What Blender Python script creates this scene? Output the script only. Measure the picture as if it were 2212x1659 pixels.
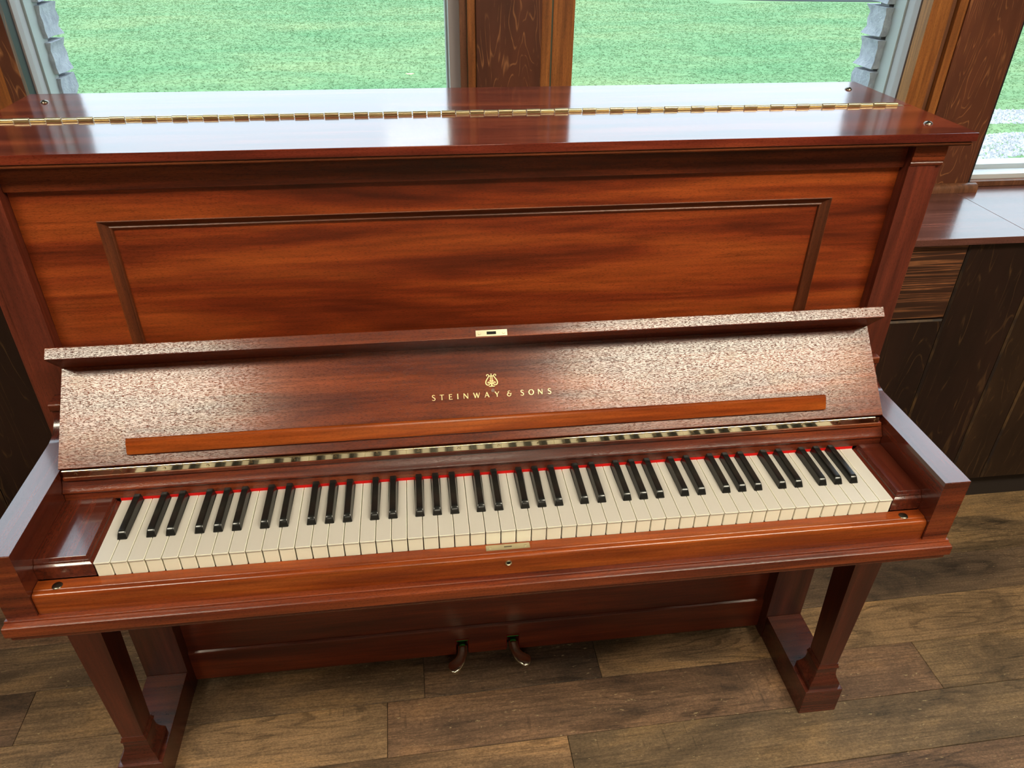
import bpy, bmesh, math, random
import numpy as np
from mathutils import Vector, Matrix, noise as mnoise

random.seed(7)
for o in list(bpy.data.objects): bpy.data.objects.remove(o)
SC = bpy.context.scene
COL = SC.collection

# ------------------------------------------------------------------ camera
cam = bpy.data.cameras.new('camera'); camo = bpy.data.objects.new('camera', cam); COL.objects.link(camo)
camo.location = (-0.1184, -0.8299, 1.5218)
camo.rotation_euler = (0.9958, -0.0107, -0.1235)
cam.sensor_fit = 'HORIZONTAL'; cam.sensor_width = 36.0
cam.lens = 1625.04 / 2212 * 36.0
cam.clip_start = 0.02; cam.clip_end = 300
SC.camera = camo

# ------------------------------------------------------------------ sky and exposure
w = bpy.data.worlds.new('overcast_sky'); SC.world = w; w.use_nodes = True
# overcast sky (CIE standard overcast: the zenith is three times as bright as the horizon)
SKY_COL, SKY_ZENITH = (0.72, 0.86, 1.0, 1), 7.0
wt = w.node_tree; bg = wt.nodes['Background']; bg.inputs[0].default_value = SKY_COL
wg = wt.nodes.new('ShaderNodeTexCoord'); wx = wt.nodes.new('ShaderNodeSeparateXYZ'); wt.links.new(wg.outputs['Generated'], wx.inputs[0])
wm1 = wt.nodes.new('ShaderNodeMath'); wm1.operation = 'MAXIMUM'; wm1.inputs[1].default_value = 0.0; wt.links.new(wx.outputs['Z'], wm1.inputs[0])
wm2 = wt.nodes.new('ShaderNodeMath'); wm2.operation = 'MULTIPLY_ADD'; wm2.inputs[1].default_value = SKY_ZENITH*2/3; wm2.inputs[2].default_value = SKY_ZENITH/3
wt.links.new(wm1.outputs[0], wm2.inputs[0]); wt.links.new(wm2.outputs[0], bg.inputs[1])
SC.cycles.max_bounces = 6; SC.cycles.diffuse_bounces = 3; SC.cycles.glossy_bounces = 3
vs = SC.view_settings
vs.view_transform = 'Standard'; vs.look = 'None'; vs.gamma = 1.0; vs.use_curve_mapping = False
vs.exposure = 0.0
LAMP_COL, LAMP_STR = (1.0, 0.925, 0.715, 1), 32.0

# ------------------------------------------------------------------ material helpers
class NT:
    def __init__(s, name):
        s.m = bpy.data.materials.new(name); s.m.use_nodes = True
        s.t = s.m.node_tree; s.b = s.t.nodes['Principled BSDF']; s.out = s.t.nodes['Material Output']
    def n(s, typ, **kw):
        nd = s.t.nodes.new(typ)
        for k, v in kw.items(): setattr(nd, k, v)
        return nd
    def l(s, a, b): s.t.links.new(a, b)
    def set(s, **kw):
        for k, v in kw.items(): s.b.inputs[k.replace('_', ' ')].default_value = v
    def coords(s, rnd=0.0):
        tc = s.n('ShaderNodeTexCoord').outputs['Object']
        if rnd:
            oi = s.n('ShaderNodeObjectInfo')
            v = s.n('ShaderNodeVectorMath', operation='MULTIPLY_ADD')
            cb = s.n('ShaderNodeCombineXYZ')
            for i, f in enumerate((1.0, 3.7, 7.9)):
                m = s.n('ShaderNodeMath', operation='MULTIPLY'); m.inputs[1].default_value = f * rnd
                s.l(oi.outputs['Random'], m.inputs[0]); s.l(m.outputs[0], cb.inputs[i])
            v.operation = 'ADD'
            s.l(tc, v.inputs[0]); s.l(cb.outputs[0], v.inputs[1])
            return v.outputs[0]
        return tc
    def map(s, vec, scale, rot=(0, 0, 0), loc=(0, 0, 0)):
        m = s.n('ShaderNodeMapping'); m.inputs['Scale'].default_value = scale
        m.inputs['Rotation'].default_value = rot; m.inputs['Location'].default_value = loc
        s.l(vec, m.inputs[0]); return m.outputs[0]
    def noise(s, vec, scale=1.0, detail=3.0, rough=.5, dist=0.0):
        n = s.n('ShaderNodeTexNoise'); n.inputs['Scale'].default_value = scale
        n.inputs['Detail'].default_value = detail; n.inputs['Roughness'].default_value = rough
        n.inputs['Distortion'].default_value = dist
        s.l(vec, n.inputs['Vector']); return n.outputs['Fac']
    def ramp(s, fac, stops, interp='LINEAR'):
        r = s.n('ShaderNodeValToRGB'); cr = r.color_ramp; cr.interpolation = interp
        while len(cr.elements) < len(stops): cr.elements.new(0.5)
        for e, (p, c) in zip(cr.elements, stops):
            e.position = p; e.color = (c[0], c[1], c[2], 1) if not isinstance(c, (int, float)) else (c, c, c, 1)
        s.l(fac, r.inputs[0]); return r.outputs[0]
    def mix(s, a, b, fac, mode='MIX'):
        m = s.n('ShaderNodeMix', data_type='RGBA', blend_type=mode)
        for k, v in ((6, a), (7, b), (0, fac)):
            if isinstance(v, (int, float)): m.inputs[k].default_value = v
            elif isinstance(v, tuple): m.inputs[k].default_value = (*v[:3], 1)
            else: s.l(v, m.inputs[k])
        return m.outputs[2]
    def math(s, op, a, b=0.0):
        m = s.n('ShaderNodeMath', operation=op)
        for k, v in ((0, a), (1, b)):
            if isinstance(v, (int, float)): m.inputs[k].default_value = v
            else: s.l(v, m.inputs[k])
        return m.outputs[0]
    def bump(s, h, strength=.2, dist=.001):
        b = s.n('ShaderNodeBump'); b.inputs['Strength'].default_value = strength; b.inputs['Distance'].default_value = dist
        s.l(h, b.inputs['Height']); s.l(b.outputs[0], s.b.inputs['Normal'])

def sr(r, g, b):
    f = lambda c: (c/255/12.92) if c/255 <= .04045 else ((c/255+.055)/1.055)**2.4
    return (f(r), f(g), f(b))

def axscale(axis, along, across):
    v = [across]*3; v['xyz'.index(axis)] = along; return tuple(v)

def mahogany(name, axis, dark, mid, light, along=2.0, across=20.0, rough=.3, coat=.0, poreamt=.35, bump=.15, spec=.5, rnd=0.0, contrast=(.36, .5, .64)):
    k = NT(name); v = k.coords(rnd)
    rib = k.noise(k.map(v, axscale(axis, along, across), rot=(0, .02, .0)), 1.0, 3.5, .55, .7)
    c = k.ramp(rib, [(contrast[0], dark), (contrast[1], mid), (contrast[2], light)])
    st = k.noise(k.map(v, axscale(axis, 9, 170)), 1.0, 2, .6)
    c = k.mix(c, k.ramp(st, [(.3, .72), (.7, 1.16)]), 1.0, 'MULTIPLY')
    po = k.noise(k.map(v, axscale(axis, 190, 1250)), 1.0, 1.5, .6)
    pm = k.ramp(po, [(.36, 0.0), (.47, 1.0)])
    c = k.mix(c, k.mix((1, 1, 1), pm, poreamt, 'MULTIPLY'), 1.0, 'MULTIPLY')
    k.l(c, k.b.inputs['Base Color'])
    k.set(Roughness=rough, Coat_Weight=coat, Coat_Roughness=.08, Specular_IOR_Level=spec)
    if bump: k.bump(pm, bump, .0006)
    return k.m

D, M_, L = (.045, .0095, .0045), (.155, .026, .0075), (.30, .062, .013)
MAT = {}
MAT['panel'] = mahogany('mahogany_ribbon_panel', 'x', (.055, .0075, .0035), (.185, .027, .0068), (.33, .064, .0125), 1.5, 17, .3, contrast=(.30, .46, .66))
MAT['lid'] = mahogany('mahogany_polished_lid', 'x', (.09, .013, .008), (.16, .024, .012), (.24, .045, .018), 2, 30, .11, .25, bump=.02)
MAT['hx'] = mahogany('mahogany_horizontal', 'x', (.07, .012, .0055), (.125, .021, .0075), (.19, .037, .0105), 2.0, 34, .26)
MAT['hx_orange'] = mahogany('mahogany_orange', 'x', (.15, .023, .0048), (.235, .043, .0068), (.32, .069, .010), 1.7, 30, .22, poreamt=.2, bump=.05)
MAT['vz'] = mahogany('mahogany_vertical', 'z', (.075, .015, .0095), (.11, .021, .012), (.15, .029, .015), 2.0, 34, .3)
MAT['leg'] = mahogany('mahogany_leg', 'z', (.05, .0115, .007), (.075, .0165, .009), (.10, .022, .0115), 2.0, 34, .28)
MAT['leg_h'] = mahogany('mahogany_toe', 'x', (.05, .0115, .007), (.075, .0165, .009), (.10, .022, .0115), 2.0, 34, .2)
MAT['fb'] = mahogany('mahogany_fallboard', 'x', (.09, .0165, .0078), (.14, .0265, .010), (.21, .042, .0135), 2.2, 26, .21, poreamt=.45, bump=.32)
MAT['fy'] = mahogany('mahogany_depth', 'y', (.068, .012, .0068), (.09, .0160, .008), (.115, .021, .0095), 2.0, 50, .24, .6, poreamt=.25, bump=.1)
MAT['mould'] = mahogany('mahogany_moulding', 'x', (.10, .024, .008), (.14, .034, .011), (.18, .045, .014), 2.0, 60, .4)
MAT['mould_v'] = mahogany('mahogany_moulding_upright', 'z', (.10, .024, .008), (.14, .034, .011), (.18, .045, .014), 2.0, 60, .4)
MAT['low'] = mahogany('mahogany_lower', 'x', (.075, .0135, .007), (.125, .022, .0095), (.18, .033, .0115), 1.6, 20, .3)

def plain(name, col, rough=.4, metal=0.0, spec=.5, coat=0.0):
    k = NT(name); k.set(Base_Color=(*col[:3], 1), Roughness=rough, Metallic=metal, Specular_IOR_Level=spec, Coat_Weight=coat); return k.m
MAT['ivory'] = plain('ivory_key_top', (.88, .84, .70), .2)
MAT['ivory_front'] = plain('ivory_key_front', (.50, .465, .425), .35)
MAT['ebony'] = plain('ebony_key', (.009, .009, .0085), .22)
MAT['redfelt'] = plain('red_felt', (.55, .012, .01), .95, spec=.05)
MAT['slotfelt'] = plain('dull_red_felt', (.20, .018, .012), .95, spec=.05)
MAT['greenfelt'] = plain('green_felt', (.03, .16, .03), .95, spec=.05)
MAT['brass'] = plain('brass', (.58, .48, .30), .36, 1.0)
MAT['nickel'] = plain('polished_nickel_brass', (.80, .72, .52), .09, 1.0)
MAT['plate'] = plain('pale_lock_plate', (.62, .56, .40), .34, 1.0)
MAT['pedal'] = plain('pedal_metal', (.66, .61, .50), .18, 1.0)
MAT['stud'] = plain('dark_bronze_stud', (.16, .14, .11), .3, 1.0)
MAT['black'] = plain('black_void', (.004, .004, .004), .9)
MAT['gold'] = plain('gold_leaf', (.86, .68, .32), .4, .35)
MAT['gasket'] = plain('black_gasket', (.01, .011, .014), .5)

# ------------------------------------------------------------------ mesh helpers
def link(name, me, mat, parent=None, loc=None):
    o = bpy.data.objects.new(name, me); COL.objects.link(o)
    mats = mat if isinstance(mat, (list, tuple)) else [mat]
    if not me.materials:
        for m in mats: me.materials.append(m)
    if me.get('wn'):
        md = o.modifiers.new('weighted_normals', 'WEIGHTED_NORMAL'); md.keep_sharp = True; md.weight = 60
    if loc is not None: o.location = loc
    if parent is not None:
        o.parent = parent
        if loc is None: loc = Vector((0, 0, 0))
        base = Vector((0, 0, 0)); p = parent
        while p is not None: base += p.location; p = p.parent
        o.location = Vector(loc) - base            # meshes are written in world coordinates
    return o
def tag(o, label=None, cat=None, group=None, kind=None):
    if label: o['label'] = label
    if cat: o['category'] = cat
    if group: o['group'] = group
    if kind: o['kind'] = kind
    return o
def empty(name, loc):
    o = bpy.data.objects.new(name, None); COL.objects.link(o); o.location = loc; o.empty_display_size = .1; return o
def bm_me(bm, name='m', smooth=0):
    bmesh.ops.recalc_face_normals(bm, faces=bm.faces)
    me = bpy.data.meshes.new(name); bm.to_mesh(me); bm.free()
    if smooth:
        me.polygons.foreach_set('use_smooth', [True]*len(me.polygons))
        me.set_sharp_from_angle(angle=math.radians(smooth)); me['wn'] = 1
    return me
def add_box(bm, x0, x1, y0, y1, z0, z1, bev=0.0, seg=1, fn=None):
    v = [bm.verts.new((x, y, z)) for x in (x0, x1) for y in (y0, y1) for z in (z0, z1)]
    q = [(0, 1, 3, 2), (4, 6, 7, 5), (0, 4, 5, 1), (2, 3, 7, 6), (0, 2, 6, 4), (1, 5, 7, 3)]
    fs = [bm.faces.new([v[i] for i in f]) for f in q]
    if bev:
        es = list({e for f in fs for e in f.edges})
        r = bmesh.ops.bevel(bm, geom=es, offset=bev, segments=seg, profile=.5, affect='EDGES', clamp_overlap=True)
        return r
    if fn:
        for u in v: u.co = Vector(fn(*u.co))
def box(name, x0, x1, y0, y1, z0, z1, mat, parent=None, bev=.0012, seg=2):
    bm = bmesh.new(); add_box(bm, x0, x1, y0, y1, z0, z1, bev, seg)
    return link(name, bm_me(bm, name, 40), mat, parent)
def add_prism(bm, prof, a, b, place, cap=True):
    """prof: closed list of 2-D points, swept from a to b; place(t, p) -> 3-D point"""
    A = [bm.verts.new(place(a, p)) for p in prof]; B = [bm.verts.new(place(b, p)) for p in prof]
    n = len(prof)
    for i in range(n):
        j = (i+1) % n; bm.faces.new((A[i], A[j], B[j], B[i]))
    if cap: bm.faces.new(A[::-1]); bm.faces.new(B)
PX = lambda t, p: (t, p[0], p[1])
PY = lambda t, p: (p[0], t, p[1])
PZ = lambda t, p: (p[0], p[1], t)
def prism_x(name, prof, x0, x1, mat, parent=None, smooth=35, fn=PX):
    bm = bmesh.new(); add_prism(bm, prof, x0, x1, fn)
    return link(name, bm_me(bm, name, smooth), mat, parent)
def arc(cx, cy, r, a0, a1, n):
    return [(cx+r*math.cos(math.radians(a0+(a1-a0)*i/n)), cy+r*math.sin(math.radians(a0+(a1-a0)*i/n))) for i in range(n+1)]
def dome_me(name, r, h, seg=20, rings=4):
    bm = bmesh.new(); prev = None
    for k in range(rings+1):
        a = math.pi/2*k/rings; rr = r*math.cos(a); z = h*math.sin(a)
        ring = [bm.verts.new((rr*math.cos(2*math.pi*i/seg), rr*math.sin(2*math.pi*i/seg), z)) for i in range(seg)] if k < rings else [bm.verts.new((0, 0, h))]
        if prev:
            for i in range(seg):
                j = (i+1) % seg
                if len(ring) > 1: bm.faces.new((prev[i], prev[j], ring[j], ring[i]))
                else: bm.faces.new((prev[i], prev[j], ring[0]))
        else: bm.faces.new(ring[::-1])
        prev = ring
    return bm_me(bm, name, 60)
def screw_me(name, r=.0028, h=.0009):
    """slotted screw head: two half discs with a real slot between them, over a base disc"""
    bm = bmesh.new(); g = r*.13
    for s in (-1, 1):
        pts = [(r*math.cos(a), s*max(g, r*math.sin(a))) for a in [math.pi*i/8 for i in range(9)]]
        add_prism(bm, pts, 0, h, PZ)
        top = [v for v in bm.verts if abs(v.co.z-h) < 1e-9]
        for v in top: v.co.x *= .86; v.co.y = v.co.y*.86 if abs(v.co.y) > g*1.01 else v.co.y
    add_prism(bm, [(r*.95*math.cos(2*math.pi*i/12), r*.95*math.sin(2*math.pi*i/12)) for i in range(12)], -.0004, h*.35, PZ)
    return bm_me(bm, name, 30)
def cyl_me_x(name, r, x0, x1, seg=12):
    bm = bmesh.new(); add_prism(bm, [(r*math.cos(2*math.pi*i/seg), r*math.sin(2*math.pi*i/seg)) for i in range(seg)], x0, x1, PX)
    return bm_me(bm, name, 40)

# ================================================================== THE ROOM
# ---- floor: vinyl planks printed like weathered boards
def plank_mat(name):
    k = NT(name); v = k.coords(13.0)
    oi = k.n('ShaderNodeObjectInfo').outputs['Random']
    base = k.ramp(oi, [(0, sr(108, 90, 70)), (.25, sr(142, 114, 82)), (.5, sr(102, 84, 69)), (.75, sr(126, 97, 76)), (1, sr(150, 124, 92))])
    big = k.noise(k.map(v, (2.6, 8, 1)), 1.0, 5, .62, .9)
    c = k.mix(base, k.ramp(big, [(.34, (.34, .35, .37)), (.45, (.72, .70, .68)), (.54, (1.0, .96, .90)), (.66, (1.4, 1.28, 1.06))]), 1.0, 'MULTIPLY')
    st = k.noise(k.map(v, (7, 230, 1)), 1.0, 4, .72, .3)
    c = k.mix(c, k.ramp(st, [(.32, .55), (.5, 1.0), (.72, 1.4)]), .9, 'MULTIPLY')
    rf = k.noise(k.map(v, (1.3, 8, 1), loc=(5, 2, 0)), 1.0, 2, .5, .3)                      # cathedral grain
    rg = k.ramp(k.math('FRACT', k.math('MULTIPLY', rf, 15.0)), [(0, .52), (.16, .62), (.30, 1.0), (.93, 1.06), (1.0, .6)])
    rm = k.ramp(k.noise(k.map(v, (1.1, 3, 1), loc=(9, 4, 0)), 1.0, 2, .5), [(.50, 0), (.56, 1)])
    rb = k.ramp(k.noise(k.map(v, (14, 60, 1)), 1.0, 3, .7), [(.40, 0), (.50, 1)])
    c = k.mix(c, k.mix((1, 1, 1), rg, k.math('MULTIPLY', rm, rb)), .9, 'MULTIPLY')
    bl = k.noise(k.map(v, (13, 48, 1)), 1.0, 6, .78, 1.0)
    c = k.mix(c, k.ramp(bl, [(.33, .52), (.40, .95), (.6, 1.0), (.70, 1.25)]), .85, 'MULTIPLY')
    gr = k.noise(k.map(v, (170, 330, 1)), 1.0, 3, .75)
    c = k.mix(c, k.ramp(gr, [(.32, .55), (.52, 1.0), (.72, 1.5)]), .85, 'MULTIPLY')
    saw = k.ramp(k.noise(k.map(v, (150, 16, 1), rot=(0, 0, .22)), 1.0, 1, .5), [(.30, .55), (.38, 1.0)])
    sm = k.ramp(k.noise(k.map(v, (4, 10, 1), loc=(1, 7, 0)), 1.0, 2, .5), [(.56, 0), (.64, 1)])
    c = k.mix(c, k.mix((1, 1, 1), saw, sm), .8, 'MULTIPLY')
    sp = k.noise(k.map(v, (55, 150, 1), rot=(0, 0, -.5)), 1.0, 3, .65)
    c = k.mix(c, sr(188, 168, 128), k.ramp(sp, [(.66, 0), (.74, .6)]))
    k.l(c, k.b.inputs['Base Color']); k.set(Roughness=.55, Specular_IOR_Level=.35)
    k.bump(k.mix(gr, bl, .6), .4, .001)
    return k.m
MAT['floor'] = plank_mat('weathered_vinyl_plank')
floor = box('floor', -3.4, 3.4, -4.0, .76, -.08, -.004, plain('floor_underlay', (.03, .024, .018), .9), None, 0)
tag(floor, 'brown weathered wood-look plank floor under the piano', 'floor', kind='structure')
ANG = .0145; pitch = .131
joints = {0: [-2.3, -1.041, -.170, .240, 1.5, 2.6], -1: [-1.5, -.252, 1.018, 2.3], -2: [-2.2, -1.1, .135, 1.35, 2.7], 1: [-2.6, -1.6, -.62, .62, 1.75], 2: [-1.9, -.7, .5, 1.28, 2.5]}
for kx in range(-33, 4):
    y0 = .228 + kx*pitch
    js = joints.get(kx)
    if js is None:
        s = -3.4 + random.uniform(.2, 1.1); js = []
        while s < 3.3: js.append(s); s += random.choice((1.22, 1.22, .9))
    js = [-3.35] + [j for j in js if -3.2 < j < 3.2] + [3.35]
    for a, b in zip(js[:-1], js[1:]):
        ym = y0+pitch/2; xm = (a+b)/2
        ymax = ym+pitch/2+ANG*b
        yy = pitch/2-.0006
        top = yy
        if y0 + ANG*a > .74: continue
        bm = bmesh.new(); add_box(bm, -(b-a)/2+.0005, (b-a)/2-.0005, -yy, top, -.004, 0, .0008, 1)
        if ymax > .755:
            for vv in bm.verts: vv.co.y = min(vv.co.y, .755-(ym+ANG*xm))
        o = link('plank', bm_me(bm, 'plank'), MAT['floor'], floor, (xm, ym+ANG*xm, 0)); o.rotation_euler.z = ANG

# ---- window wall
def old_wood(name, axis, base, dark, line, freq=11.0, along=1.6, across=7.0, amt=.6, rough=.45, lw=.10, rnd=5.0, brk=1.0):
    """dark stained softwood with wavy raised grain lines"""
    k = NT(name); v = k.coords(rnd)
    f = k.noise(k.map(v, axscale(axis, along, across)), 1.0, 3, .5, .5)
    g = k.math('FRACT', k.math('MULTIPLY', f, freq*3.0))
    ln = k.ramp(g, [(0, 1.0), (lw, 0.0), (.9, 0.0), (1.0, .8)])
    br = k.noise(k.map(v, axscale(axis, 18, 60)), 1.0, 2, .6)
    ln = k.math('MULTIPLY', ln, k.ramp(br, [(.42, 1.0-brk), (.58, 1.0)]))
    tone = k.noise(k.map(v, axscale(axis, 2, 9), loc=(3, 1, 2)), 1.0, 3, .6, .3)
    c = k.ramp(tone, [(.35, dark), (.65, base)])
    c = k.mix(c, line, k.math('MULTIPLY', ln, amt))
    k.l(c, k.b.inputs['Base Color']); k.set(Roughness=rough, Specular_IOR_Level=.4)
    k.bump(g, .25, .0012)
    return k.m
MAT['post_dark'] = old_wood('dark_fir_post', 'z', (.13, .038, .017), (.055, .017, .009), (.42, .18, .07), 9.0, 1.5, 8.0, .6, lw=.13)
MAT['plank_dark'] = old_wood('dark_wainscot', 'z', (.024, .0095, .0068), (.011, .005, .0042), (.15, .075, .03), 5.0, 1.2, 9.0, .4, .4)
MAT['plank_brown'] = old_wood('brown_wainscot', 'z', (.040, .019, .010), (.020, .0095, .006), (.15, .075, .03), 5.0, 1.2, 9.0, .4, .4)
k = NT('worn_edge'); v = k.coords(5.0)
k.l(k.ramp(k.noise(k.map(v, (9, 9, 5)), 1.0, 4, .7), [(.42, (.02, .01, .007)), (.62, (.13, .066, .022))]), k.b.inputs['Base Color']); k.set(Roughness=.6); MAT['worn_edge'] = k.m
MAT['cross_grain'] = old_wood('cross_grain_block', 'x', (.05, .017, .009), (.026, .010, .006), (.32, .125, .05), 5.0, .45, 24.0, .9, .5, .45, 0.0, .35)
def trim_wood(name, dark, light, rough=.4):
    return mahogany(name, 'z', dark, tuple((a+b)/2 for a, b in zip(dark, light)), light, 2.5, 60, rough, poreamt=.3, bump=.1, rnd=3.0)
MAT['trim_orange'] = trim_wood('orange_fir_trim', (.22, .068, .017), (.36, .125, .03))
MAT['trim_brown'] = trim_wood('brown_trim', (.12, .045, .022), (.20, .08, .04))
MAT['sill'] = mahogany('dark_red_sill', 'x', (.10, .038, .03), (.135, .05, .04), (.17, .065, .05), 2, 26, .2, .2, poreamt=.3, bump=.08, rnd=3.0)
MAT['metal_grey'] = plain('grey_painted_frame', (.36, .37, .37), .5)
MAT['metal_mauve'] = plain('mauve_grey_frame', (.34, .30, .31), .5)
MAT['frame_white'] = plain('white_grey_frame', (.55, .56, .60), .45)

def structure(o, label, cat): return tag(o, label, cat, kind='structure')
wall = box('wall_back', -3.4, 3.4, .73, 1.0, 0, .846, plain('wall_core', (.02, .012, .009), .8), None, 0)
structure(wall, 'dark plank wainscot wall below the windows', 'wall')
def wplank(x0, x1, z0, z1, mat, y0=.70):
    bm = bmesh.new(); add_box(bm, x0-(x0+x1)/2+.001, (x1-x0)/2-.001, 0, .03, 0, z1-z0)
    es = [e for e in bm.edges if all(abs(v.co.y) < 1e-6 for v in e.verts)]
    r = bmesh.ops.bevel(bm, geom=es, offset=.0045, segments=1, affect='EDGES', profile=.5)
    for f in r['faces']: f.material_index = 1
    me = bm_me(bm, 'plank')
    return link('plank', me, [mat, MAT['worn_edge']], wall, ((x0+x1)/2, y0, z0))
zb, zt = .093, .847
xs = [1.017, 1.177, 1.376, 1.482, 1.66, 1.85, 2.03, 2.2, 2.4, 2.6, 2.8, 3.0, 3.2, 3.39]
wplank(1.017, 1.177, zb, .640, MAT['plank_dark']); wplank(1.017, 1.177, .643, zt, MAT['cross_grain'])
for i, (a, b) in enumerate(zip(xs[1:-1], xs[2:])):
    if i == 1: wplank(a, b, zb, .70, MAT['plank_brown']); wplank(a, b, .703, zt, MAT['plank_dark'])
    else: wplank(a, b, zb, zt, MAT['plank_brown'] if i == 2 else MAT['plank_dark'])
s = 1.017
while s > -3.3:
    d = random.uniform(.14, .21); e = max(s-d, -3.39); wplank(e, s, zb, zt, MAT['plank_dark']); s = e
# wooden ledge in front of the windows
ledge = box('trim_1', -3.4, 3.4, .72, 1.11, .8465, .852, plain('ledge_core', (.05, .02, .015), .7), None, 0)
structure(ledge, 'deep dark red wooden window ledge on top of the wainscot', 'ledge')
for a, b in ((-3.39, -1.5), (-1.5, -.2), (-.2, 1.318), (1.318, 2.6), (2.6, 3.39)):
    bm = bmesh.new(); add_box(bm, -(b-a)/2+.0003, (b-a)/2-.0003, .68, 1.11, .848, .865, .0007, 1)
    for vv in bm.verts: vv.co.y -= .68; vv.co.z -= .848
    link('ledge_board', bm_me(bm, 'ledge_board', 40), MAT['sill'], ledge, ((a+b)/2, .68, .848))
HEAD = 2.15
header = box('wall_above_windows', -3.4, 3.4, .98, 1.2, HEAD, 2.62, plain('header_wood', (.10, .04, .02), .6), None, 0)
structure(header, 'dark wooden wall above the windows', 'wall')

def vbar(name, x0, x1, y0, y1, mat, parent, z0=.865, z1=HEAD, bev=.0015): return box(name, x0, x1, y0, y1, z0, z1, mat, parent, bev, 2)
def post(name, xd0, xd1, left, right, label):
    p = vbar(name, xd0, xd1, 1.0, 1.17, MAT['post_dark'], None, bev=.002)
    structure(p, label, 'post')
    for (a, b, y, m) in left+right:
        vbar('trim_strip', a, b, y, 1.039 if a > 0 else max(1.016, y+.012), m, p)
    xs = [xd0, xd1]+[q for t in left+right for q in t[:2]]
    prof = [(1.0, .865)]+[(1.0-.015*math.cos(math.radians(t)), .865+.004+.018*math.sin(math.radians(t))) for t in (0, 22, 45, 67, 90)]
    prof = [(.999, .8652), (.984, .8652), (.984, .874), (.986, .881), (.992, .886), (.999, .8875)]
    prism_x('quarter_round', prof, min(xs)+.0, max(xs)+.022 if name == 'trim_4' else max(xs), MAT['trim_brown'], p)
    return p
O, B_ = MAT['trim_orange'], MAT['trim_brown']
post('trim_2', -1.18, -1.02, [(-1.20, -1.181, 1.012, O)], [(-1.0195, -.986, 1.006, O), (-.985, -.950, 1.0, MAT['post_dark'])], 'dark wood window post left of the piano lid')
post('trim_3', .031, .179, [(.012, .0305, 1.008, O), (-.005, .0115, 1.02, B_)], [(.1795, .2025, 1.008, O), (.206, .2555, 1.012, O)], 'dark wood window post behind the middle of the piano')
post('trim_4', 1.20, 1.355, [(1.178, 1.1995, 1.004, O), (1.157, 1.1775, 1.016, B_), (1.105, 1.1555, .998, O)], [], 'dark wood window post right of the piano lid')

# window panes, frames
def glass_mat():
    k = NT('window_glass'); t = k.t; t.nodes.remove(k.b)
    tr = k.n('ShaderNodeBsdfTransparent'); tr.inputs[0].default_value = (.94, .965, .955, 1)
    gl = k.n('ShaderNodeBsdfGlossy'); gl.inputs['Roughness'].default_value = .02
    lw = k.n('ShaderNodeLayerWeight'); lw.inputs[0].default_value = .5
    fr = k.math('MULTIPLY_ADD', k.math('POWER', lw.outputs['Facing'], 5.0), .93); fr.node.inputs[2].default_value = .035
    mx = k.n('ShaderNodeMixShader'); k.l(fr, mx.inputs[0]); k.l(tr.outputs[0], mx.inputs[1]); k.l(gl.outputs[0], mx.inputs[2])
    k.l(mx.outputs[0], k.out.inputs[0]); return k.m
MAT['glass'] = glass_mat()
def window(i, x0, x1, label, gl=True, gr=True):
    """x0..x1 clear opening of the metal frame"""
    p = box('window_%d' % i, x0-.02, x1+.02, 1.052, 1.10, .866, .892, MAT['frame_white'], None, .002, 2)
    structure(p, label, 'window')
    box('bottom_bead', x0-.02, x1+.02, 1.10, 1.15, .866, .905, MAT['frame_white'], p)
    box('sill_strip', x0-.02, x1+.02, 1.03, 1.051, .8655, .880, MAT['trim_brown'], p)
    box('frame_head', x0-.02, x1+.02, 1.052, 1.15, HEAD-.03, HEAD, MAT['metal_grey'], p)
    for sgn, x in ((-1, x0), (1, x1)):
        a, b = sorted((x, x+sgn*.03))
        vbar('inner_jamb', a, b, 1.05, 1.10, MAT['metal_mauve'], p, .892, HEAD-.03)
        x2 = x-sgn*.005; a, b = sorted((x2, x2+sgn*.03))
        vbar('outer_jamb', a, b, 1.1005, 1.152 if sgn > 0 else 1.168, MAT['metal_grey'], p, .905, HEAD-.03)
        if (gl if sgn < 0 else gr): a, b = sorted((x+sgn*.004, x+sgn*.03)); vbar('gasket', a, b, 1.04 if sgn > 0 else 1.012, 1.0495, MAT['gasket'], p, .882, HEAD, 0)
    box('pane', x0-.003, x1+.003, 1.070, 1.074, .893, HEAD-.031, MAT['glass'], p, 0)
    return p
window(1, -2.10, -1.235, 'tall clear window at the far left of the window wall')
window(2, -.947, -.028, 'clear window overlooking the lawn behind the left half of the piano', True, False)
window(3, .262, 1.108, 'clear window overlooking the lawn behind the right half of the piano', False, True)
window(4, 1.372, 2.24, 'clear window right of the right-hand post above the ledge')
for i, (a, b) in enumerate(((-3.4, -2.13), (2.27, 3.4))):
    o = box('wall_beside_window_%d' % (i+1), a, b, 1.0, 1.2, .865, HEAD, MAT['post_dark'], None, 0)
    structure(o, 'dark wooden wall %s of all the windows' % ('left', 'right')[i], 'wall')

# rest of the room shell
wm = plain('room_wall_paint', (.22, .16, .11), .8)
for n, a in (('wall_left', (-3.5, -3.4, -4.1, 1.2)), ('wall_right', (3.4, 3.5, -4.1, 1.2)), ('wall_front', (-3.5, 3.5, -4.1, -4.0))):
    o = box(n, *a, -.08, 2.7, wm, None, 0); structure(o, 'plain tan wall of the room (%s side)' % n.split('_')[1], 'wall')
ceil = box('ceiling', -3.5, 3.5, -4.1, 1.3, 2.62, 2.72, plain('ceiling_paint', (.45, .41, .35), .9), None, 0)
structure(ceil, 'pale flat ceiling of the room', 'ceiling')

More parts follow.
